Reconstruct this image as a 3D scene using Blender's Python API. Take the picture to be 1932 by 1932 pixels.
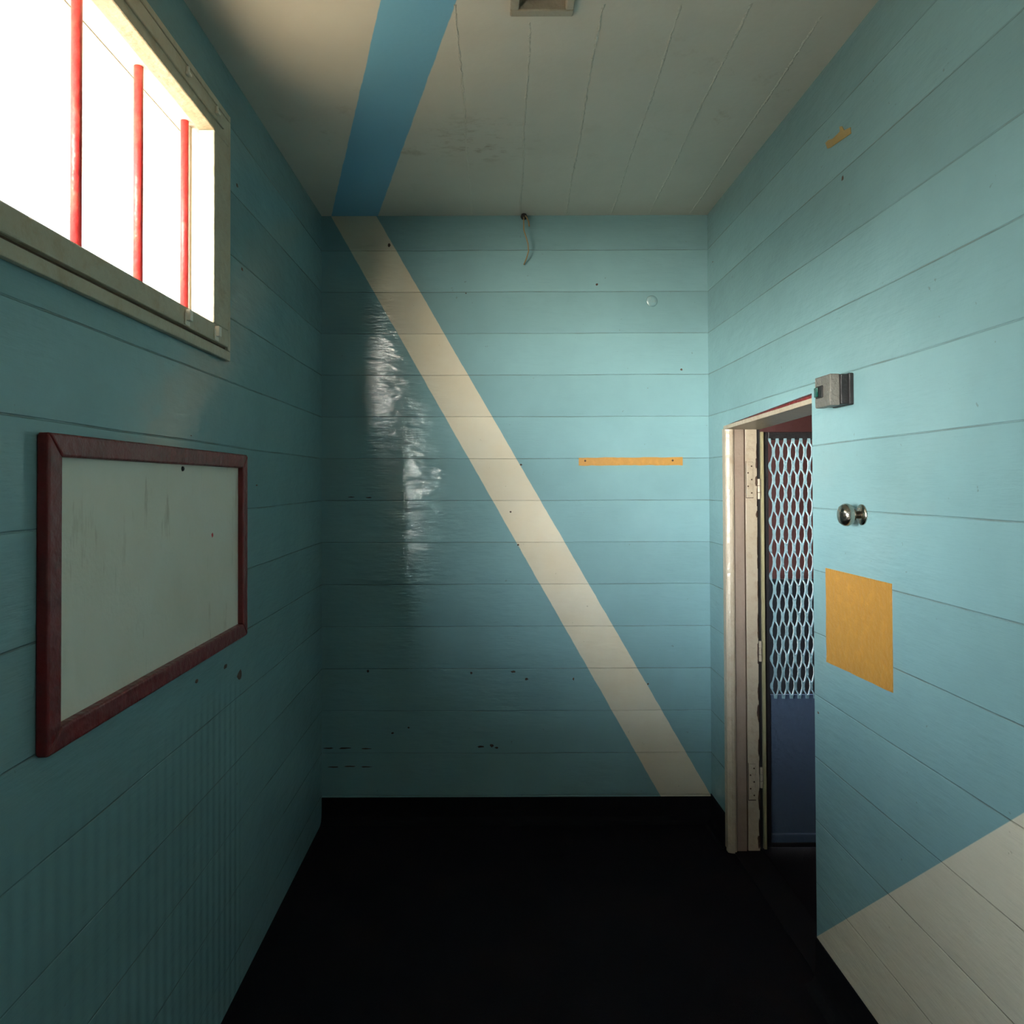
import bpy, bmesh, math, random
from mathutils import Vector, Matrix
random.seed(7)
for o in list(bpy.data.objects): bpy.data.objects.remove(o)
S = bpy.context.scene
C = S.collection
# ------------------------------------------------------------------ camera
cam_d = bpy.data.cameras.new('camera'); cam = bpy.data.objects.new('camera', cam_d); C.objects.link(cam)
cam_d.sensor_width = 36; cam_d.lens = 1400/1932*36; cam_d.clip_start = .02; cam_d.clip_end = 200
PITCH, ROLL = math.radians(0.8), math.radians(0.2)
cam.matrix_world = Matrix.Translation((0,0,1.65)) @ Matrix.Rotation(math.pi/2+PITCH,4,'X') @ Matrix.Rotation(-ROLL,4,'Z')
cam_d.shift_x = (966-929)/1932; cam_d.shift_y = (912-1400*math.tan(PITCH)-966)/1932
S.camera = cam
# ------------------------------------------------------------------ daylight and exposure
S.view_settings.view_transform = 'Standard'; S.view_settings.look = 'None'
S.view_settings.gamma = 1; S.view_settings.use_curve_mapping = False
S.view_settings.exposure = 0.0
SKY, GLOW = 23.5, 14.5
W = bpy.data.worlds.new('overcast_sky'); S.world = W; W.use_nodes = True
nt = W.node_tree; nt.nodes.clear()
wo = nt.nodes.new('ShaderNodeOutputWorld'); wb = nt.nodes.new('ShaderNodeBackground')
geo = nt.nodes.new('ShaderNodeTexCoord'); sep = nt.nodes.new('ShaderNodeSeparateXYZ')
ramp = nt.nodes.new('ShaderNodeValToRGB')
nt.links.new(geo.outputs['Generated'], sep.inputs[0])
mp = nt.nodes.new('ShaderNodeMapRange'); mp.inputs[1].default_value = -1; mp.inputs[2].default_value = 1
nt.links.new(sep.outputs['Z'], mp.inputs[0]); nt.links.new(mp.outputs[0], ramp.inputs[0])
cr = ramp.color_ramp
cr.elements[0].position = 0.0; cr.elements[0].color = (1.5,1.32,1.0,1)     # pale sunlit ground close below
cr.elements[1].position = 1.0; cr.elements[1].color = (.40,.60,.95,1)
e = cr.elements.new(.18); e.color = (1.4,1.22,.92,1)
e = cr.elements.new(.34); e.color = (.30,.27,.22,1)       # darker band further out, shaped to dim the ceiling's right end
e = cr.elements.new(.42); e.color = (1.0,.95,.84,1)
e = cr.elements.new(.49); e.color = (1,.96,.90,1)
e = cr.elements.new(.52); e.color = (1,.98,.95,1)
e = cr.elements.new(.70); e.color = (.60,.78,1,1)
# glow added to the overcast, low left behind the viewer, brightens the back wall
dt = nt.nodes.new('ShaderNodeVectorMath'); dt.operation = 'DOT_PRODUCT'; nt.links.new(geo.outputs['Generated'], dt.inputs[0])
dt.inputs[1].default_value = Vector((-.24,-.97,.0)).normalized()
gl = nt.nodes.new('ShaderNodeMapRange'); gl.interpolation_type = 'SMOOTHSTEP'
for i, v in enumerate((.72, .985, 0.0, 1.0)): gl.inputs[i+1].default_value = v
nt.links.new(dt.outputs['Value'], gl.inputs[0])
def wmath(op, a, b):
    x = nt.nodes.new('ShaderNodeMath'); x.operation = op
    for k, v in enumerate((a, b)):
        if isinstance(v, (int, float)): x.inputs[k].default_value = v
        else: nt.links.new(v, x.inputs[k])
    return x.outputs[0]
el = nt.nodes.new('ShaderNodeMapRange'); el.interpolation_type = 'SMOOTHSTEP'          # the bright belt lies along the horizon
for i, v in enumerate((.06, .34, 1.0, 0.0)): el.inputs[i+1].default_value = v
nt.links.new(wmath('ABSOLUTE', wmath('SUBTRACT', sep.outputs['Z'], .04), 0), el.inputs[0])
belt = wmath('ADD', wmath('MULTIPLY', wmath('MULTIPLY', gl.outputs[0], el.outputs[0]), GLOW), 1.0)
ml = nt.nodes.new('ShaderNodeMath'); ml.operation = 'MULTIPLY'; ml.inputs[1].default_value = SKY
nt.links.new(belt, ml.inputs[0]); nt.links.new(ml.outputs[0], wb.inputs[1])
nt.links.new(ramp.outputs[0], wb.inputs[0])
nt.links.new(wb.outputs[0], wo.inputs[0])

# ------------------------------------------------------------------ room measures
XL, XR, YB, YF, ZC = -.837, 1.063, 3.64, -.6, 2.97
BH, BZ = .2054, 2.799            # board height and reference joint

# ------------------------------------------------------------------ materials
class N:
    def __init__(s, name):
        s.m = bpy.data.materials.new(name); s.m.use_nodes = True
        s.t = s.m.node_tree; s.p = s.t.nodes['Principled BSDF']
        s.tc = None
    def n(s, k, **kw):
        x = s.t.nodes.new(k)
        for a, b in kw.items(): setattr(x, a, b)
        return x
    def l(s, a, b): s.t.links.new(a, b)
    def val(s, x, sock):
        if isinstance(x, (int, float)): sock.default_value = x
        elif isinstance(x, tuple): sock.default_value = x if len(x) == 4 else (*x, 1)
        else: s.l(x, sock)
    def math(s, op, a, b=0.0, c=0.0, clamp=False):
        x = s.n('ShaderNodeMath', operation=op, use_clamp=clamp)
        s.val(a, x.inputs[0]); s.val(b, x.inputs[1]); s.val(c, x.inputs[2]); return x.outputs[0]
    def mix(s, f, a, b):
        x = s.n('ShaderNodeMix', data_type='RGBA'); s.val(f, x.inputs[0]); s.val(a, x.inputs[6]); s.val(b, x.inputs[7]); return x.outputs[2]
    def coords(s):
        if s.tc is None: s.tc = s.n('ShaderNodeNewGeometry').outputs['Position']
        return s.tc
    def xyz(s):
        x = s.n('ShaderNodeSeparateXYZ'); s.l(s.coords(), x.inputs[0]); return x.outputs
    def noise(s, scale, detail=3, rough=.5, stretch=(1,1,1)):
        m = s.n('ShaderNodeMapping'); m.inputs['Scale'].default_value = stretch; s.l(s.coords(), m.inputs[0])
        x = s.n('ShaderNodeTexNoise'); x.inputs['Scale'].default_value = scale
        x.inputs['Detail'].default_value = detail; x.inputs['Roughness'].default_value = rough
        s.l(m.outputs[0], x.inputs['Vector']); return x.outputs['Fac']
    def ramp(s, f, lo, hi, a=0.0, b=1.0):
        x = s.n('ShaderNodeMapRange'); s.val(f, x.inputs[0]); x.inputs[1].default_value = lo; x.inputs[2].default_value = hi
        x.inputs[3].default_value = a; x.inputs[4].default_value = b; return x.outputs[0]
    def bump(s, h, dist=.01, strength=1.0, prev=None):
        x = s.n('ShaderNodeBump'); x.inputs['Distance'].default_value = dist; x.inputs['Strength'].default_value = strength
        s.l(h, x.inputs['Height'])
        if prev is not None: s.l(prev, x.inputs['Normal'])
        s.l(x.outputs[0], s.p.inputs['Normal']); return x.outputs[0]
    def set(s, col, rough=.5, metal=0, spec=.5):
        s.val(col, s.p.inputs['Base Color']); s.val(rough, s.p.inputs['Roughness']); s.val(metal, s.p.inputs['Metallic'])
        s.p.inputs['Specular IOR Level'].default_value = spec; return s

TEAL = (.195, .340, .365); CREAM = (.65, .595, .475); BLUE = (.20,.46,.64)
def wall_mat(name, axis, stripe=None, ribs=False):
    """painted horizontal boards: joints every 0.205 m, wavy gloss paint"""
    m = N(name); P = m.xyz(); h = P[axis]; z = P[2]
    wob = m.math('MULTIPLY', m.math('SUBTRACT', m.noise(1.3, 1), .5), .010)
    u = m.math('DIVIDE', m.math('ADD', m.math('SUBTRACT', z, BZ-20*BH), wob), BH)
    fr = m.math('FRACT', u); bid = m.math('FLOOR', u)
    d = m.math('ABSOLUTE', m.math('SUBTRACT', fr, .5)); d = m.math('SUBTRACT', .5, d)      # 0 at the joint
    groove = m.ramp(d, .004, .013, 1, 0)
    brk = m.ramp(m.noise(5, 4, .65), .42, .62)
    wn = m.n('ShaderNodeTexWhiteNoise', noise_dimensions='1D'); m.l(bid, wn.inputs['W'])
    tone = m.ramp(wn.outputs['Value'], 0, 1, .93, 1.05)
    blotch = m.ramp(m.noise(2.2, 4, .6), .3, .7, .93, 1.06)
    k = m.math('MULTIPLY', tone, blotch)
    base = TEAL
    if stripe:
        base = stripe(m, P, base)
    hs = m.n('ShaderNodeHueSaturation'); m.val(base, hs.inputs['Color']); m.l(k, hs.inputs['Value'])
    col = hs.outputs[0]
    spk = m.ramp(m.noise(38, 2, .7), .73, .78)
    col = m.mix(m.math('MULTIPLY', spk, .35), col, (.10,.09,.05))
    col = m.mix(m.math('MULTIPLY', groove, m.ramp(brk, 0, 1, .08, .42)), col, (.13,.10,.055))
    # height
    st = [1,1,1]; st[axis] = .35
    hb = m.math('MULTIPLY', m.noise(9, 3, .5, tuple(st)), .0040)
    hm = m.math('MULTIPLY', m.noise(70, 2, .5, (1,1,1) if axis else (.5,1,1)), .00045)
    tilt = m.math('MULTIPLY', m.math('SUBTRACT', fr, .5), m.ramp(wn.outputs['Value'], 0, 1, -.0035, .0035))
    sk = m.math('MULTIPLY', m.noise(150, 3, .6, (.10,.10,1)), .0008)        # brush streaks
    wv = m.math('MULTIPLY', m.noise(26, 2, .5, (.35,.35,1)), .0026)           # sags in the paint
    hb = m.math('ADD', hb, m.math('ADD', sk, wv))
    hh = m.math('ADD', m.math('ADD', hb, hm), tilt)
    hh = m.math('SUBTRACT', hh, m.math('MULTIPLY', groove, .0018))
    if ribs:
        y = P[1]
        w = m.math('SINE', m.math('MULTIPLY', y, 2*math.pi/.047))
        msk = m.math('MULTIPLY', m.ramp(y, 2.42, 2.50, 1, 0), m.ramp(z, .98, 1.06, 1, 0))
        hh = m.math('ADD', hh, m.math('MULTIPLY', m.math('MULTIPLY', w, msk), .0008))
    m.bump(hh, dist=1.0, strength=1.0)
    m.set(col, .09, 0, .42)
    return m.m
def band(m, a, b, p, q, col, base):
    """paint band between the straight edges a (p->) and b in plane coords"""
    # each edge: h = c0 + c1*v
    h, v = p, q
    ea = m.math('ADD', m.math('MULTIPLY', v, a[1]), a[0]); eb = m.math('ADD', m.math('MULTIPLY', v, b[1]), b[0])
    wob = m.math('MULTIPLY', m.math('SUBTRACT', m.noise(14, 3), .5), .008)
    h = m.math('ADD', h, wob)
    f = m.math('MULTIPLY', m.ramp(m.math('SUBTRACT', h, ea), 0, .003), m.ramp(m.math('SUBTRACT', eb, h), 0, .003))
    return m.mix(f, base, col)
def line2(p0, p1):   # (h,v) points -> h = c0 + c1 v
    c1 = (p1[0]-p0[0])/(p1[1]-p0[1]); return (p0[0]-c1*p0[1], c1)
K = .0026
def bw(px, py): return ((px-929)*K, 1.65+(912-py)*K)
SA = line2(bw(626,408), bw(1242,1500)); SB = line2(bw(712,406), bw(1338,1500))
def stripe_back(m, P, base):
    dirt = m.ramp(m.noise(5, 4, .6), .35, .75)
    c = m.mix(m.math('MULTIPLY', dirt, .35), CREAM, (.66,.50,.30))
    return band(m, SA, SB, P[0], P[2], c, base)
def stripe_right(m, P, base):
    # pale band low on the wall rising towards the viewer: z below the edge line
    e = m.math('ADD', m.math('MULTIPLY', P[1], -.86), 2.275)
    f = m.math('MULTIPLY', m.ramp(m.math('SUBTRACT', e, P[2]), 0, .003), m.ramp(m.math('SUBTRACT', P[2], m.math('SUBTRACT', e, .52)), 0, .003))
    return m.mix(f, base, CREAM)
M_back = wall_mat('back_wall_board_paint', 0, stripe_back)
M_left = wall_mat('left_wall_board_paint', 1, None, True)
M_right = wall_mat('right_wall_board_paint', 1, stripe_right)

def paint(name, col, rough=.4, dirt=(.30,.20,.10), amt=.3, scale=18, bump=.0006, spec=.5):
    m = N(name); n = m.ramp(m.noise(scale, 5, .65), .5, .72)
    m.bump(m.noise(scale*2, 3), dist=bump*8)
    m.set(m.mix(m.math('MULTIPLY', n, amt), col, dirt), rough, 0, spec); return m.m
M_frame = paint('aged_cream_gloss', (.40,.335,.25), .33, (.25,.15,.08), .35)
M_jamb = paint('pinkish_cream_gloss', (.27,.205,.16), .38, (.18,.10,.07), .35, 9)
M_winframe = paint('grey_cream_window_paint', (.48,.43,.32), .4, (.35,.20,.08), .4)
M_latch = paint('pale_latch_paint', (.82,.78,.68), .3, (.4,.2,.1), .2)
M_dark = paint('near_black_metal_and_gap', (.012,.011,.012), .5, (.03,.02,.02), .3)
M_groove = paint('dark_brown_groove', (.10,.05,.025), .7)  # dark brown for the grooves of window and door frame
M_rust = paint('rust_stain', (.045,.022,.014), .8)
M_red = paint('dark_red_gloss', (.17,.013,.013), .35, (.08,.008,.008), .5)
M_redlead = paint('bright_red_paint', (.55,.03,.03), .45)
M_orange = paint('orange_yellow_paint', (.42,.205,.038), .5, (.62,.30,.05), .35, 30)
M_tapeb = paint('brown_tape', (.36,.25,.09), .5)
M_screen = paint('pale_blue_grille_paint', (.20, .33, .37), .4, (.08,.11,.11), .25)
M_panel = paint('slate_blue_panel_paint', (.072,.105,.165), .45, (.08,.1,.15), .3)
M_switch = paint('grey_plastic', (.135,.125,.11), .4, (.08,.06,.05), .3, 40)
M_green = paint('dark_green_plastic', (.005,.06,.045), .25, (.01,.05,.04), .3)
M_wire = paint('dirty_tan_wire', (.28,.19,.09), .5)
M_tealp = paint('teal_spot_paint', TEAL, .25)
M_recess = paint('brown_wood_recess', (.20,.11,.05), .6, (.05,.02,.01), .8, 10)
M_render = paint('white_outer_render', (.85,.82,.76), .7, (.6,.35,.15), .25, 7)
M_corr = paint('dark_red_brown_paint', (.11,.032,.025), .5, (.05,.02,.02), .3, 6)
M_bluetrim = paint('blue_grey_edge', (.25,.3,.45), .4)
m = N('black_carpet'); m.bump(m.noise(420, 2, .7), dist=.004)
m.set(m.mix(m.ramp(m.noise(3, 4, .6), .45, .75), (.006,.005,.008), (.012,.007,.009)), .95, 0, .1); M_carpet = m.m
M_darkwall = paint('dark_blue_black_paint', (.13,.16,.16), .6)
m = N('black_vinyl'); m.set((.006,.005,.007), .8, 0, .15); M_vinyl = m.m
m = N('brushed_steel'); m.set((.45,.40,.34), m.ramp(m.noise(60, 2), .3, .7, .15, .3), 1); M_steel = m.m
def glass(name, tint):
    m = N(name); tr = m.n('ShaderNodeBsdfTransparent'); tr.inputs[0].default_value = tint
    gs = m.n('ShaderNodeBsdfGlossy'); gs.inputs['Roughness'].default_value = .03; mx = m.n('ShaderNodeMixShader'); mx.inputs[0].default_value = .06
    m.l(tr.outputs[0], mx.inputs[1]); m.l(gs.outputs[0], mx.inputs[2]); m.l(mx.outputs[0], m.t.nodes['Material Output'].inputs['Surface']); return m.m
M_glass = glass('window_glass', (.95,.97,.96,1)); M_dimmed = glass('dimmed_window_glass', (.51,.50,.47,1))  # second glass: darker tint added to weaken daylight from the visible window

# whiteboard, with ghost marks
m = N('stained_white_board'); P = m.xyz()
c = m.mix(m.ramp(m.noise(4, 4, .6), .4, .8, 0, .5), (.80,.78,.68), (.66,.61,.47))
vs = m.ramp(m.noise(6, 4, .7, (1,3.5,.6)), .60, .72)
c = m.mix(m.math('MULTIPLY', vs, .45), c, (.35,.27,.17)); m.set(c, .35, 0, .4); m.bump(m.noise(80,2), dist=.001); M_board = m.m

# ceiling: sheeted planks with ridged seams, one blue diagonal band
def cp(px, py):   # point of the ceiling seen at photo pixel, simple pinhole measure
    y = (ZC-1.65)*1400/(912-py); return ((px-929)*y/1400, y)
m = N('ceiling_paint'); P = m.xyz()
c = m.mix(m.ramp(m.noise(1.6, 4, .6), .35, .7), (.70,.64,.55), (.63,.575,.49))
st = m.math('MULTIPLY', m.ramp(m.noise(7, 5, .75), .58, .72), m.ramp(m.noise(1.1, 2), .42, .62))
c = m.mix(m.math('MULTIPLY', st, .35), c, (.30,.19,.09))
sc = cp(905, 262); ds = m.n('ShaderNodeVectorMath', operation='DISTANCE'); m.l(m.coords(), ds.inputs[0]); ds.inputs[1].default_value = (sc[0], sc[1], ZC)
near = m.ramp(ds.outputs['Value'], .04, .26, 1, 0)                     # brown water marks
c = m.mix(m.math('MULTIPLY', m.math('MULTIPLY', near, m.ramp(m.noise(16, 5, .7, (1,2,1)), .52, .66)), .55), c, (.26,.15,.06))
CA = line2(cp(625,402), cp(717,0)); CB = line2(cp(715,402), cp(862,0))
c = band(m, CA, CB, P[0], P[1], BLUE, c)
hh = m.math('ADD', m.math('MULTIPLY', m.noise(5, 3), .004), m.math('MULTIPLY', m.noise(60, 2), .0005))
m.bump(hh, dist=1.0); m.set(c, .5, 0, .3); M_ceil = m.m
m = N('ceiling_seam_paint'); m.bump(m.noise(40, 4, .7), dist=.01); m.set((.69,.635,.54), .5, 0, .3); M_seam = m.m

# ------------------------------------------------------------------ mesh helpers
def obj(name, bm, mat, parent=None, smooth=False, bevel=0, seg=2):
    me = bpy.data.meshes.new(name); bmesh.ops.recalc_face_normals(bm, faces=bm.faces[:]); bm.to_mesh(me); bm.free()
    for mm in (mat if isinstance(mat, (list, tuple)) else [mat]): me.materials.append(mm)
    if smooth:
        for p in me.polygons: p.use_smooth = True
    o = bpy.data.objects.new(name, me); C.objects.link(o)
    if parent:
        o.parent = parent; o.matrix_parent_inverse = Matrix.Translation(-parent.location)
    if bevel:
        b = o.modifiers.new('bevel', 'BEVEL'); b.width = bevel; b.segments = seg; b.limit_method = 'ANGLE'
    return o
def thing(name, label, cat, loc, group=None):
    o = bpy.data.objects.new(name, None); C.objects.link(o); o.location = loc; o.empty_display_size = .05
    o['label'] = label; o['category'] = cat
    if group: o['group'] = group
    return o
def tag(o, label, cat, group=None):
    o['label'] = label; o['category'] = cat
    if group: o['group'] = group
    return o
def struct(o): o['kind'] = 'structure'; return o
def hexa(bm, pts):
    v = [bm.verts.new(p) for p in pts]
    for f in ((0,1,2,3),(7,6,5,4),(0,4,5,1),(1,5,6,2),(2,6,7,3),(3,7,4,0)): bm.faces.new([v[i] for i in f])
def box(bm, x0, x1, y0, y1, z0, z1):
    hexa(bm, [(x0,y0,z0),(x1,y0,z0),(x1,y1,z0),(x0,y1,z0),(x0,y0,z1),(x1,y0,z1),(x1,y1,z1),(x0,y1,z1)])
def B(*boxes):
    bm = bmesh.new()
    for b in boxes: box(bm, *b)
    return bm
def tube(bm, pts, r, n=8):
    rings = []
    for i, p in enumerate(pts):
        p = Vector(p); a = Vector(pts[max(i-1,0)]); b = Vector(pts[min(i+1,len(pts)-1)]); d = (b-a).normalized()
        u = d.orthogonal().normalized() if i == 0 else (rings_u - d*rings_u.dot(d)).normalized()
        rings_u = u; w = d.cross(u); rr = r[i] if isinstance(r, (list,tuple)) else r
        rings.append([bm.verts.new(p + (u*math.cos(t)+w*math.sin(t))*rr) for t in [2*math.pi*k/n for k in range(n)]])
    for a, b in zip(rings, rings[1:]):
        for k in range(n): bm.faces.new((a[k], a[(k+1)%n], b[(k+1)%n], b[k]))
    bm.faces.new(rings[0][::-1]); bm.faces.new(rings[-1])
def lathe(bm, prof, axis, org, n=32):
    """profile (r, h) turned about axis at org"""
    ax = Vector(axis).normalized(); u = ax.orthogonal().normalized(); w = ax.cross(u); org = Vector(org)
    rings = [[bm.verts.new(org+ax*h+(u*math.cos(2*math.pi*k/n)+w*math.sin(2*math.pi*k/n))*r) for k in range(n)] for r, h in prof]
    for a, b in zip(rings, rings[1:]):
        for k in range(n): bm.faces.new((a[k], a[(k+1)%n], b[(k+1)%n], b[k]))
    bm.faces.new(rings[0][::-1]); bm.faces.new(rings[-1])
def extrude_poly(bm, pts, off):
    """closed outline pts (3D) thickened by vector off"""
    a = [bm.verts.new(p) for p in pts]; b = [bm.verts.new(Vector(p)+Vector(off)) for p in pts]
    n = len(pts); bm.faces.new(a); bm.faces.new(b[::-1])
    for i in range(n): bm.faces.new((a[i], a[(i+1)%n], b[(i+1)%n], b[i]))

# ------------------------------------------------------------------ shell
T = .14
struct(obj('floor', B((-1.1, 3.6, YF-.1, 5.2, -.1, 0)), M_carpet))
VX0, VX1, VY0, VY1 = .062, .222, 1.72, 2.055      # vent opening in the ceiling
struct(obj('ceiling', B((XL-.2, XR, YF, VY0, ZC, ZC+.12), (XL-.2, XR, VY1, YB, ZC, ZC+.12),
                        (XL-.2, VX0, VY0, VY1, ZC, ZC+.12), (VX1, XR, VY0, VY1, ZC, ZC+.12)), M_ceil))
struct(obj('wall_back', B((XL-.2, XR+T, YB, YB+T, 0, ZC+.12)), M_back))
struct(obj('wall_front', B((XL-.2, XR+T, YF-T, YF, 0, ZC+.12)), M_darkwall))
WT = .11                                             # left wall thickness
WY0, WY1, WZ0, WZ1 = .92, 2.27, 2.08, 2.765          # rough window opening
VA, VB, VC, VD = -.40, .95, 1.38, 2.04               # opening of the added, unseen lower window left of the viewer
struct(obj('wall_left', B((XL-WT, XL, YF, YB, 0, VC), (XL-WT, XL, VB, YB, VC, VD), (XL-WT, XL, YF, VA, VC, VD), (XL-WT, XL, YF, YB, VD, WZ0), (XL-WT, XL, YF, YB, WZ1, ZC),
                          (XL-WT, XL, YF, WY0, WZ0, WZ1), (XL-WT, XL, WY1, YB, WZ0, WZ1)), M_left))
# right wall: opening from y 2.464 to 3.352, head rising slightly towards the viewer
DY0, DY1, DH1, DH0 = 2.464, 3.352, 1.9125, 1.946
bm = B((XR, XR+T, YF, DY0, 0, ZC+.12), (XR, XR+T, DY1, YB, 0, ZC+.12))
hexa(bm, [(XR,DY0,DH0),(XR+T,DY0,DH0),(XR+T,DY1,DH1),(XR,DY1,DH1),(XR,DY0,ZC+.12),(XR+T,DY0,ZC+.12),(XR+T,DY1,ZC+.12),(XR,DY1,ZC+.12)])
struct(obj('wall_right', bm, M_right))
# coved black skirting
def cove(name, p0, p1, nrm, hh=.121):
    prof = [(0,hh),(.004,hh),(.005,.06),(.009,.03),(.018,.012),(.032,.004),(.045,.0015),(.045,0),(0,0)]
    bm = bmesh.new(); n = Vector(nrm)
    a = [bm.verts.new(Vector(p0)+n*d+Vector((0,0,z))) for d, z in prof]
    b = [bm.verts.new(Vector(p1)+n*d+Vector((0,0,z))) for d, z in prof]
    for i in range(len(prof)): j = (i+1)%len(prof); bm.faces.new((a[i],a[j],b[j],b[i]))
    bm.faces.new(a); bm.faces.new(b[::-1]); return struct(obj(name, bm, M_vinyl))
cove('baseboard_back', (XL,YB,0), (XR,YB,0), (0,-1,0))
cove('baseboard_right', (XR,DY1+.002,0), (XR,YB,0), (-1,0,0), .134)
cove('baseboard_right', (XR,YF,0), (XR,DY0,0), (-1,0,0), .152)
# corridor beyond the doorway
struct(obj('wall_corridor_back', B((XR+T, 3.4, 4.55, 4.65, 0, 3.0)), M_corr))
bm = B((XR+T, 3.4, 4.525, 4.55, 0, 1.06)); o = obj('dado', bm, M_dark, bpy.data.objects['wall_corridor_back'])
struct(obj('wall_corridor_right', B((3.4, 3.5, .4, 4.65, 0, 3.0)), M_corr))
struct(obj('wall_corridor_front', B((XR+T, 3.4, .4, .5, 0, 3.0)), M_corr))
struct(obj('ceiling_corridor', B((XR+T, 3.5, .4, 4.65, 2.5, 2.6)), M_corr))

# ceiling seams: thin ragged ridges of filler along the sheet joints
ceil = bpy.data.objects['ceiling']
for (a, b) in (((892,402),(862,0)), ((984,402),(1003,34)), ((1070,402),(1142,0)), ((1156,402),(1294,0)), ((1229,402),(1424,0)), ((1306,402),(1560,24))):
    p, q = cp(*a), cp(*b); bm = bmesh.new(); n = 90; prev = None
    q = (p[0]+(q[0]-p[0])*1.0, q[1])
    for i in range(n+1):
        t = i/n; x = p[0]+(q[0]-p[0])*t; y = p[1]+(q[1]-p[1])*t
        x += .0025*math.sin(i*.13+a[0])+random.uniform(-.0015,.0015)
        w = random.uniform(.003,.008); h = random.uniform(.0006,.0028)
        ring = [bm.verts.new((x-w,y,ZC+.001)), bm.verts.new((x-w*.3,y,ZC-h)), bm.verts.new((x+w*.4,y,ZC-h*.8)), bm.verts.new((x+w,y,ZC+.001))]
        if prev:
            for k in range(3): bm.faces.new((prev[k],prev[k+1],ring[k+1],ring[k]))
        prev = ring
    obj('seam', bm, M_seam, ceil, smooth=True)

# ------------------------------------------------------------------ window
win = bpy.data.objects.new('window_1', None); C.objects.link(win); win.location = (XL, 1.6, WZ0); struct(win)
win['label'] = 'high wooden window with worn grey cream frame on the left wall'
FX = XL+.012
oy0, oy1, oz0, oz1 = .87, 2.325, 2.035, 2.807        # outer edge of the surround
iy0, iy1, iz0, iz1 = .985, 2.222, 2.131, 2.711       # clear opening
def ringb(x0, x1, a, b):   # a=(y0,y1,z0,z1) outer, b inner
    return B((x0,x1,a[0],a[1],a[2],b[2]), (x0,x1,a[0],a[1],b[3],a[3]), (x0,x1,a[0],b[0],b[2],b[3]), (x0,x1,b[1],a[1],b[2],b[3]))
obj('surround', ringb(XL, FX+.004, (oy0,oy1,oz0,oz1), (oy0+.022,oy1-.022,oz0+.03,oz1-.02)), M_winframe, win, bevel=.003)
obj('frame', ringb(XL-.02, XL+.006, (oy0+.022,oy1-.022,oz0+.03,oz1-.02), (oy0+.03,oy1-.03,oz0+.038,oz1-.028)), M_groove, win)
obj('sash', ringb(XL-.03, FX+.008, (oy0+.03,oy1-.03,oz0+.038,oz1-.028), (iy0+.045,iy1-.045,iz0-.005,iz1-.012)), M_winframe, win, bevel=.004)
obj('bead', B((FX+.006, FX+.014, iy0-.02, iy1+.02, iz1+.018, iz1+.026), ), M_winframe, win, bevel=.002)
obj('reveal', ringb(XL-WT-.01, XL-.03, (iy0-.045,iy1+.045,iz0-.045,iz1+.045), (iy0+.0,iy1-.0,iz0+.0,iz1-.0)), M_render, win)
for yy in (2.19, 1.98):
    bm = B((FX+.008, FX+.022, yy-.010, yy+.010, oz0+.052, oz0+.082)); box(bm, FX+.008, FX+.012, yy-.015, yy+.015, oz0+.040, oz0+.075)
    obj('latch', bm, M_latch, win, bevel=.003)
    bm = B((FX+.008, FX+.020, yy-.012, yy+.006, oz1-.060, oz1-.052), (FX+.008, FX+.016, yy-.008, yy, oz1-.055, oz1-.035)); obj('catch', bm, M_latch, win, bevel=.002)
obj('glass_pane', B((XL-.098, XL-.094, iy0, iy1, iz0, iz1)), M_dimmed, win)
# red painted bars outside the opening, and the grey post beside the first
for k, yy in enumerate((2.152, 1.87, 1.59, 1.31, 1.03)):
    bm = bmesh.new(); tube(bm, [(XL-.058, yy, iz0-.005), (XL-.058, yy, iz1+.003)], .0115, 14)
    obj('bar', bm, M_redlead, win, smooth=True)
obj('post', B((XL-.066, XL-.054, 2.178, 2.196, iz0, iz1)), M_winframe, win)
# unseen eave added to cut the high sky light
struct(obj('added_eave', B((XL-WT-.75, XL-WT, YF, YB+.3, 2.93, 3.02)), M_render)); bpy.data.objects['added_eave']['label'] = 'added unseen eave outside the window, cutting high sky light'

# unseen lower window added to light the lower right; slabs outside trim its light
w2 = bpy.data.objects.new('added_window_2', None); C.objects.link(w2); w2.location = (XL, .4, VC); struct(w2)
obj('frame', ringb(XL-.05, XL+.012, (VA-.04,VB+.04,VC-.04,VD+.04), (VA+.03,VB-.03,VC+.03,VD-.03)), M_winframe, w2, bevel=.003)
obj('mullion', B((XL-.045, XL, .26, .30, VC+.03, VD-.03)), M_winframe, w2)
obj('glass_pane', B((XL-.03, XL-.026, VA+.03, VB-.03, VC+.03, VD-.03)), M_glass, w2)
obj('added_hood', B((XL-WT-.55, XL-WT, YF, 1.2, VD+.02, VD+.05)), M_render, w2)  # added unseen slab, cuts steep light to the low back wall
obj('added_ledge', B((XL-WT-.45, XL-WT, YF, 1.2, VC-.06, VC+.0)), M_render, w2)  # added unseen slab, keeps ground light off the ceiling
ld = bpy.data.lights.new('window_portal', 'AREA'); ld.shape = 'RECTANGLE'; ld.size = VB-VA-.06; ld.size_y = VD-VC-.06; ld.cycles.is_portal = True
lo = bpy.data.objects.new('window_portal', ld); C.objects.link(lo); lo.location = (XL-WT-.02, (VA+VB)/2, (VC+VD)/2)
lo.rotation_euler = Vector((1,0,0)).to_track_quat('-Z','Z').to_euler()
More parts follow.
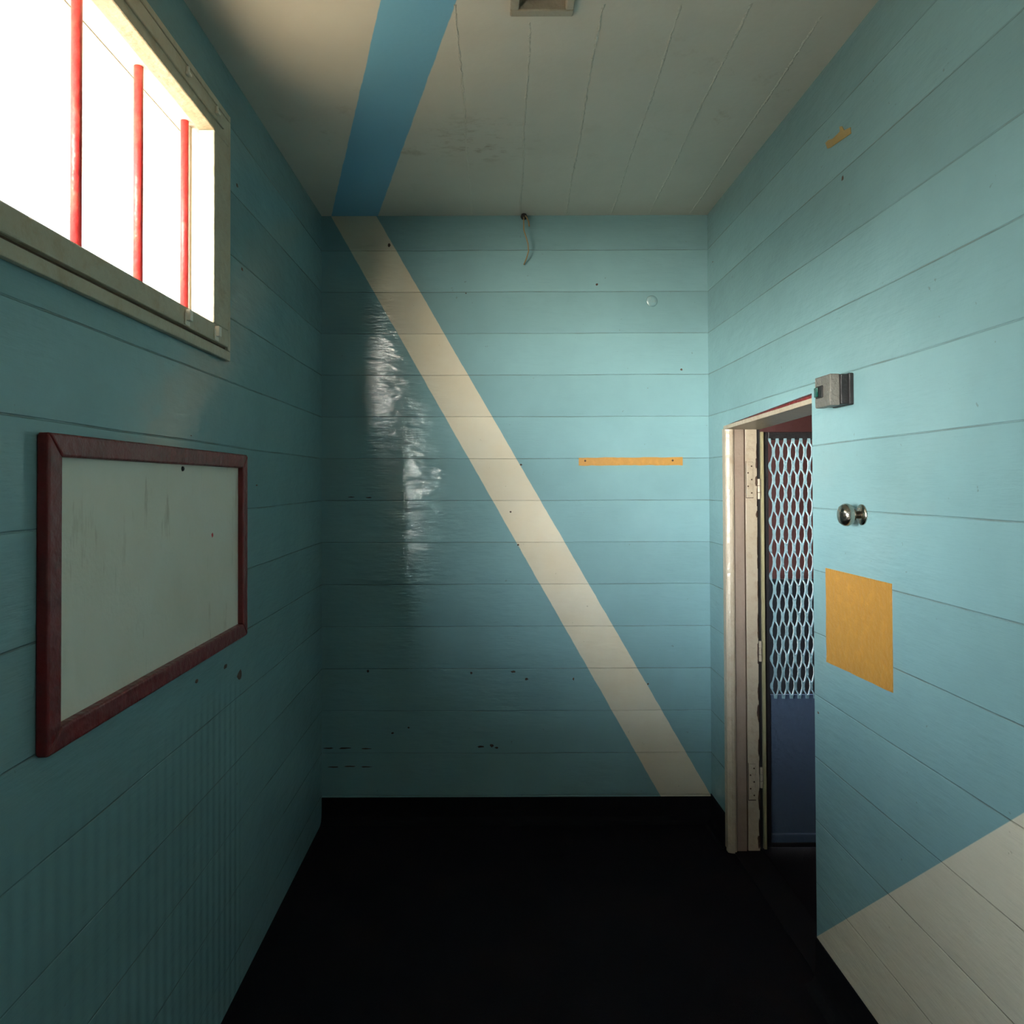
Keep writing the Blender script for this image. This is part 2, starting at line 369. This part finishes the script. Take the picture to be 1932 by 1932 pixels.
# daylight portal at the window (guides sampling only)
ld = bpy.data.lights.new('window_portal', 'AREA'); ld.shape = 'RECTANGLE'; ld.size = iy1-iy0; ld.size_y = iz1-iz0; ld.cycles.is_portal = True
lo = bpy.data.objects.new('window_portal', ld); C.objects.link(lo); lo.location = (XL-WT-.02, (iy0+iy1)/2, (iz0+iz1)/2)
lo.rotation_euler = Vector((1,0,0)).to_track_quat('-Z','Z').to_euler()

# ------------------------------------------------------------------ notice board
nb = thing('notice_board', 'stained whiteboard with a dark red wooden frame on the left wall under the window', 'notice board', (XL, 1.9, 1.15))
y0, y1, z0, z1 = 1.36, 2.466, 1.1515, 1.747
X0, X1 = XL, XL+.025
obj('panel', B((X0, X0+.007, y0+.02, y1-.02, z0+.02, z1-.02)), M_board, nb)
w = .044
for nm, pts in (('top', [(y0,z1),(y1,z1),(y1-w,z1-w),(y0+w,z1-w)]), ('bottom', [(y0,z0),(y1,z0),(y1-w,z0+w),(y0+w,z0+w)]),
                ('far', [(y1,z0),(y1,z1),(y1-w,z1-w),(y1-w,z0+w)]), ('near', [(y0,z0),(y0,z1),(y0+w,z1-w),(y0+w,z0+w)])):
    bm = bmesh.new(); extrude_poly(bm, [(X0, a, b) for a, b in pts], (X1-X0,0,0)); obj('frame_rail', bm, M_red, nb, bevel=.005, seg=3)
bm = bmesh.new(); lathe(bm, [(.002,.0),(.007,.001),(.006,.004),(.002,.006)], (1,0,0), (X0+.0068, 1.985, 1.692), 14); obj('pin', bm, M_dark, nb, smooth=True)

def blob(bm, o, u, v, a, b, seed, n=12, lift=.0006):
    r = random.Random(seed); o, u, v = Vector(o), Vector(u), Vector(v); nn = u.cross(v).normalized()
    pts = [o+u*a*math.cos(t)*r.uniform(.6,1.1)+v*b*math.sin(t)*r.uniform(.6,1.1) for t in [2*math.pi*k/n for k in range(n)]]
    c = bm.verts.new(o+nn*lift); vs = [bm.verts.new(p+nn*lift*.3) for p in pts]
    for k in range(n): bm.faces.new((c, vs[k], vs[(k+1)%n]))
# marks on the board
bm = bmesh.new(); blob(bm, (X0+.0072, 2.20, 1.50), (0,1,0), (0,0,1), .008, .008, 3); obj('red_mark', bm, M_redlead, nb)
# rust marks and chips, one mesh per wall
bm = bmesh.new()
for i, (px, py, a, b) in enumerate(((888,1268,2.5,2.5),(967,1266,5,2.5),(992,1280,3.5,3),(694,1264,2.5,3),(977,1028,2.5,2),(963,966,2,2),(983,877,2.5,2),
        (905,1406,8,2.2),(926,1404,5,3.5),(935,1408,4,2),(620,1408,10,1.6),(650,1408,14,1.6),(690,1409,12,1.2),(628,1443,12,1.4),(660,1442,14,1.3),(690,1443,12,1.2),
        (740,1380,3,2),(1128,536,2.5,2.5),(1287,698,2.5,2.5),(695,938,7,1.2),(662,937,7,1),(1080,1280,2,3),(770,1370,2,2),(880,552,1.5,1.5),(735,460,3,4),(1220,1290,2,2))):
    x, z = bw(px, py); blob(bm, (x, YB-.0005, z), (1,0,0), (0,0,1), a*K, b*K, i, lift=.0008)
obj('paint_chips', bm, M_rust, bpy.data.objects['wall_back'])['kind'] = 'stuff'
bm = bmesh.new()
for i, (px, py, a, b) in enumerate(((452,1270,4,11),(426,1254,3,5),(371,1282,2,5),(484,914,2,2),(360,820,1,1),(456,505,2,4),(446,345,2,5))):
    y = .837*1400/(929-px); z = 1.65+(912-py)*y/1400; blob(bm, (XL+.0005, y, z), (0,1,0), (0,0,1), a*.006, b*.0016, i+50, lift=.0008)
obj('rust_marks', bm, M_rust, bpy.data.objects['wall_left'])['kind'] = 'stuff'
bm = bmesh.new()
for i, (px, py, a, b) in enumerate(((1596,335,2,5),(1348,494,2,2),(1540,1345,2,3),(1562,1190,2,3))):
    y = 1.063*1400/(px-929); z = 1.65+(912-py)*y/1400; blob(bm, (XR-.0005, y, z), (0,0,1), (0,1,0), b*.0017, a*.004, i+80, lift=.0008)
obj('rust_marks', bm, M_rust, bpy.data.objects['wall_right'])['kind'] = 'stuff'

# ------------------------------------------------------------------ orange strip on the back wall
r = random.Random(4); bm = bmesh.new()
x0, zt = bw(1092,864); x1, zb = bw(1288,879)
top = [(x0+(x1-x0)*k/24, zt+r.uniform(-.0015,.0015)) for k in range(25)]; bot = [(x1-(x1-x0)*k/24, zb+r.uniform(-.0015,.0015)) for k in range(25)]
extrude_poly(bm, [(a, YB, b) for a, b in top+bot], (0,-.0025,0))
strip = thing('orange_strip', 'long narrow orange strip on the blue back wall right of the pale band', 'strip', (x0, YB, zb))
obj('strip', bm, M_orange, strip)
for px, py in ((1104,870),(1269,870)):
    bm = bmesh.new(); x, z = bw(px,py); lathe(bm, [(.005,0),(.005,.003),(.002,.004)], (0,-1,0), (x, YB-.001, z), 10); obj('screw_hole', bm, M_rust, strip)
# painted-over round plug
bm = bmesh.new(); x, z = bw(1232,568); lathe(bm, [(.028,0),(.026,.003),(.014,.005),(.002,.0055)], (0,-1,0), (x, YB, z), 28)
tag(obj('wall_plug', bm, M_tealp, smooth=True), 'small round painted-over plug high on the blue back wall at right', 'plug')
# ------------------------------------------------------------------ wire stub at the ceiling
ws = thing('light_cable', 'bare tan cable ends hanging from a black knot at the ceiling edge', 'cable', (.159, YB-.02, ZC-.02))
bm = bmesh.new(); lathe(bm, [(.003,-.020),(.012,-.014),(.017,0),(.013,.010),(.003,.014)], (0,-.4,-1), (.159, YB-.022, ZC-.014), 14); obj('knot', bm, M_dark, ws, smooth=True)
def W3(px, py, off): x, z = bw(px, py); return (x, YB-off, z)
bm = bmesh.new(); tube(bm, [W3(990,405,.02),W3(989,425,.06),W3(989,440,.065),W3(993,452,.06),W3(997,465,.055),W3(998,478,.045),W3(995,488,.03),W3(990,499,.008)], .0033, 8); obj('wire', bm, M_wire, ws, smooth=True)
bm = bmesh.new(); tube(bm, [W3(991,405,.02),W3(995,415,.05),W3(998,426,.07),W3(999,435,.075)], .0035, 8); obj('wire', bm, M_wire, ws, smooth=True)

# ------------------------------------------------------------------ ceiling vent
vt = thing('ceiling_vent', 'square cream framed vent recess with rusty brown inside in the ceiling', 'vent', ((VX0+VX1)/2, (VY0+VY1)/2, ZC))
def ringz(z0, z1, a, b):
    return B((a[0],a[1],a[2],b[2],z0,z1), (a[0],a[1],b[3],a[3],z0,z1), (a[0],b[0],b[2],b[3],z0,z1), (b[1],a[1],b[2],b[3],z0,z1))
obj('frame', ringz(ZC-.012, ZC+.03, (VX0-.008,VX1+.008,VY0-.01,VY1+.01), (VX0+.016,VX1-.016,VY0+.02,VY1-.02)), M_frame, vt, bevel=.004)
obj('liner', ringz(ZC+.03, ZC+.25, (VX0,VX1,VY0,VY1), (VX0+.016,VX1-.016,VY0+.02,VY1-.02)), M_recess, vt)
obj('lid', B((VX0,VX1,VY0,VY1,ZC+.25,ZC+.27)), M_recess, vt)

# ------------------------------------------------------------------ door frame
door = bpy.data.objects.new('door_1', None); C.objects.link(door); door.location = (XR, DY1, 0); struct(door)
door['label'] = 'worn cream door frame around the open doorway in the right wall'
FY = 3.333
# jamb profile in plan (x, y), seen from the room
def plan(name, pts, z0, z1, mat, parent, bev=0):
    bm = bmesh.new(); extrude_poly(bm, [(a, b, z0) for a, b in pts], (0,0,z1-z0)); return obj(name, bm, mat, parent, bevel=bev)
ztop = 1.889
plan('architrave', [(1.045,DY1+.02),(1.045,FY),(1.050,FY-.005),(1.062,FY-.010),(1.074,FY-.012),(1.082,FY-.009),(1.086,FY),(1.086,DY1+.02)][::-1], 0, ztop+.004, M_frame, door, .002)
plan('jamb', [(1.086,FY),(1.131,FY),(1.131,DY1+.0),(1.086,DY1+.0)], 0, ztop, M_jamb, door, .0015)
plan('rebate_shadow', [(1.131,FY+.010),(1.138,FY+.010),(1.138,DY1),(1.131,DY1)], 0, ztop, M_groove, door)  # strip coloured dark for the shade inside the rebate
plan('jamb', [(1.138,FY+.003),(1.190,FY+.003),(1.190,DY1),(1.138,DY1)], 0, ztop, M_frame, door, .0015)
plan('gap_shade', [(1.190,FY+.014),(1.207,FY+.014),(1.207,DY1),(1.190,DY1)], 0, ztop, M_dark, door)  # dark strip stands in for shade between jamb and edge strip
for z0 in (1.583, .233):
    hp = obj('hinge_plate', B((1.140,1.172,FY-.0005,FY+.003,z0,z0+.16)), M_frame, door, bevel=.002)
    bm = bmesh.new()
    for k in range(5): lathe(bm, [(.0035,0),(.0035,.0012),(.001,.0016)], (0,-1,0), (1.148 if k%2 else 1.164, FY-.0005, z0+.02+k*.03), 10)
    box(bm, 1.1385, 1.1400, FY-.0002, FY+.003, z0-.003, z0+.163); box(bm, 1.139, 1.172, FY-.0002, FY+.003, z0-.003, z0-.0005)
    obj('screws', bm, M_rust, hp)
# chipped paint along the jamb edge
bm = bmesh.new(); rr = random.Random(9); z = .05
while z < 1.85:
    hgt = rr.uniform(.02,.12); a = rr.uniform(.002,.007)*(2.0 if z < .25 else 1)
    blob(bm, (1.190-a*.6, FY+.0024, z), (1,0,0), (0,0,1), a, hgt/2, int(z*1000), 14); z += hgt*rr.uniform(.8,1.6)
obj('paint_chips', bm, M_rust, door)['kind'] = 'stuff'
# head: dips towards the far jamb
def head(name, x0f, x1f, x0n, x1n, zf0, zf1, zn0, zn1, mat, bev=0):
    bm = bmesh.new(); yf, yn = DY1-.0, DY0+.002
    hexa(bm, [(x0n,yn,zn0),(x1n,yn,zn0),(x1f,yf,zf0),(x0f,yf,zf0),(x0n,yn,zn1),(x1n,yn,zn1),(x1f,yf,zf1),(x0f,yf,zf1)])
    return obj(name, bm, mat, door, bevel=bev)
head('head', 1.045, 1.207, 1.067, 1.207, 1.8885, 1.906, 1.914, 1.932, M_frame, .002)
head('head_packing', 1.075, 1.20, 1.078, 1.20, 1.905, 1.916, 1.931, 1.945, M_red)
plan('jamb_near', [(1.078,DY0),(1.203,DY0),(1.203,DY0+.028),(1.078,DY0+.028)], 0, 1.915, M_jamb, door)
obj('threshold', B((XR+.01, XR+T, DY0, DY1, 0, .006)), M_vinyl, door)

# ------------------------------------------------------------------ grille door, standing open in the corridor
sd = thing('security_door', 'open security door with pale blue diamond mesh over a slate blue panel beyond the door frame', 'door', (1.21, FY, .01))
LX0, LX1, LY = 1.208, 2.02, FY+.02
zt = 1.878
obj('edge_strip', B((1.208,1.2205,FY+.002,FY+.04,.012,zt)), paint('yellowed_cream_edge', (.30,.27,.15), .4), sd, bevel=.001)
bm = B((1.2215,1.248,LY,LY+.04,.012,zt), (LX1-.05,LX1,LY,LY+.04,.012,zt), (1.248,LX1-.05,LY,LY+.04,zt-.035,zt), (1.248,LX1-.05,LY,LY+.04,.012,.03))
obj('frame', bm, M_dark, sd, bevel=.003)
zm0, zm1 = .685, 1.868
obj('panel', B((1.248,LX1-.05,LY+.012,LY+.026,.07,zm0+.005)), M_panel, sd)
obj('kick_rail', B((1.246,LX1-.05,LY+.006,LY+.03,.03,.066)), M_panel, sd, bevel=.003)
for zc in (.893, 1.62, .33):
    bm = bmesh.new()
    for k in range(3): lathe(bm, [(.006,0),(.0065,.001),(.0065,.028),(.006,.029)], (0,0,1), (1.1985, FY+.004, zc-.045+k*.031), 12)
    obj('hinge', bm, M_frame, sd, smooth=False)
# expanded metal mesh: diamonds taller than wide, wide knuckles
PW, PH = .0355, .1235
bm = bmesh.new(); x_a, x_b = 1.242, LX1-.03; nx = int((x_b-x_a)/PW)+1
z = zm1-.02; row = 0; ty = LY-.014
def strand(p, q):
    (xa, za), (xb, zb2) = p, q
    w1 = .0056; w2 = .0026
    # knuckle half - slim strand - knuckle half, twisted slightly out of plane
    pts = [(0,w1,0),(.18,w1*.9,.0),(.35,w2,.003),(.65,w2,-.003),(.82,w1*.9,0),(1,w1,0)]
    L, R = [], []
    for t, w, dy in pts:
        # s-shaped strand: vertical at both ends
        s = t*t*(3-2*t); x = xa+(xb-xa)*s; zz = za+(zb2-za)*t
        L.append((x-w, zz, dy)); R.append((x+w, zz, dy))
    n = len(pts); F = [bm.verts.new((a, ty+d, b)) for a, b, d in L]; G = [bm.verts.new((a, ty+d-.002, b)) for a, b, d in R]
    F2 = [bm.verts.new((a, ty+d+.004, b)) for a, b, d in L]; G2 = [bm.verts.new((a, ty+d+.002, b)) for a, b, d in R]
    for i in range(n-1):
        bm.faces.new((F[i],G[i],G[i+1],F[i+1])); bm.faces.new((F2[i+1],G2[i+1],G2[i],F2[i]))
        bm.faces.new((F[i+1],F2[i+1],F2[i],F[i])); bm.faces.new((G[i],G2[i],G2[i+1],G[i+1]))
    bm.faces.new((F[0],F2[0],G2[0],G[0])); bm.faces.new((F[-1],G[-1],G2[-1],F2[-1]))
while z > zm0+.01:
    off = 0 if row % 2 == 0 else PW/2
    for k in range(nx):
        xc = x_a+k*PW+off+.006
        if xc > x_b: continue
        zn = max(z-PH/2, zm0-.004)
        for sg in (-1, 1):
            xe = xc+sg*PW/2
            if xe < x_a-.001 or xe > x_b+.01: continue
            strand((xc, z), (xe, zn))
    z -= PH/2; row += 1
obj('mesh_grille', bm, M_screen, sd)

# ------------------------------------------------------------------ switch box on the right wall
sb = thing('switch_box', 'grey switch box with a dark green button on the right wall above the doorway edge', 'switch', (XR, 2.24, 1.875))
obj('cover', B((XR-.067, XR-.036, 2.185, 2.288, 1.877, 1.971)), M_switch, sb, bevel=.004)
obj('back_box', B((XR-.036, XR-.012, 2.182, 2.288, 1.880, 1.969), (XR-.014, XR+.0, 2.176, 2.288, 1.878, 1.972)), M_dark, sb, bevel=.003)
bm = B((XR-.072, XR-.067, 2.228, 2.272, 1.905, 1.942)); bt = obj('bezel', bm, M_dark, sb, bevel=.004)
bm = B((XR-.077, XR-.072, 2.250, 2.272, 1.909, 1.938)); obj('button', bm, M_green, bt, bevel=.003)
# knob
kb = thing('door_knob', 'round polished metal knob on the right wall above the orange patch', 'knob', (XR, 2.135, 1.556))
bm = bmesh.new(); lathe(bm, [(.030,0),(.030,.003),(.026,.006),(.012,.008)], (-1,0,0), (XR, 2.135, 1.556), 36); obj('rose', bm, M_steel, kb, smooth=True)
bm = bmesh.new(); lathe(bm, [(.011,.006),(.011,.022),(.020,.026),(.029,.034),(.033,.044),(.032,.052),(.026,.061),(.015,.066),(.003,.067)], (-1,0,0), (XR, 2.135, 1.556), 40); obj('grip', bm, M_steel, kb, smooth=True)
# orange patch
r = random.Random(11); ya, yb = 2.370, 1.98
pts = [(ya, 1.377)] + [(ya, 1.377-.299*k/8+0) for k in range(1,8)] + [(ya, 1.078)] + [(ya+(yb-ya)*k/8, 1.078+.012*k/8+r.uniform(-.0015,.0015)) for k in range(1,9)] + [(yb, 1.379)]
pts = [(a+r.uniform(-.0015,.0015), b) for a, b in pts]
bm = bmesh.new(); extrude_poly(bm, [(XR, a, b) for a, b in pts], (-.002,0,0))
tag(obj('orange_patch', bm, M_orange), 'upright orange rectangle on the right wall below the metal knob', 'patch')
# torn tape high up
bm = bmesh.new(); y = lambda px: 1.063*1400/(px-929)
def rw(px, py): yy = y(px); return (XR, yy, 1.65+(912-py)*yy/1400)
extrude_poly(bm, [rw(*p) for p in ((1564,268),(1570,262),(1578,260),(1586,252),(1592,246),(1591,237),(1596,236),(1600,244),(1612,238),(1613,250),(1600,259),(1588,267),(1574,277),(1568,279))], (-.0015,0,0))
tag(obj('torn_tape', bm, M_tapeb), 'torn scrap of brown tape high on the right wall near the ceiling', 'tape')
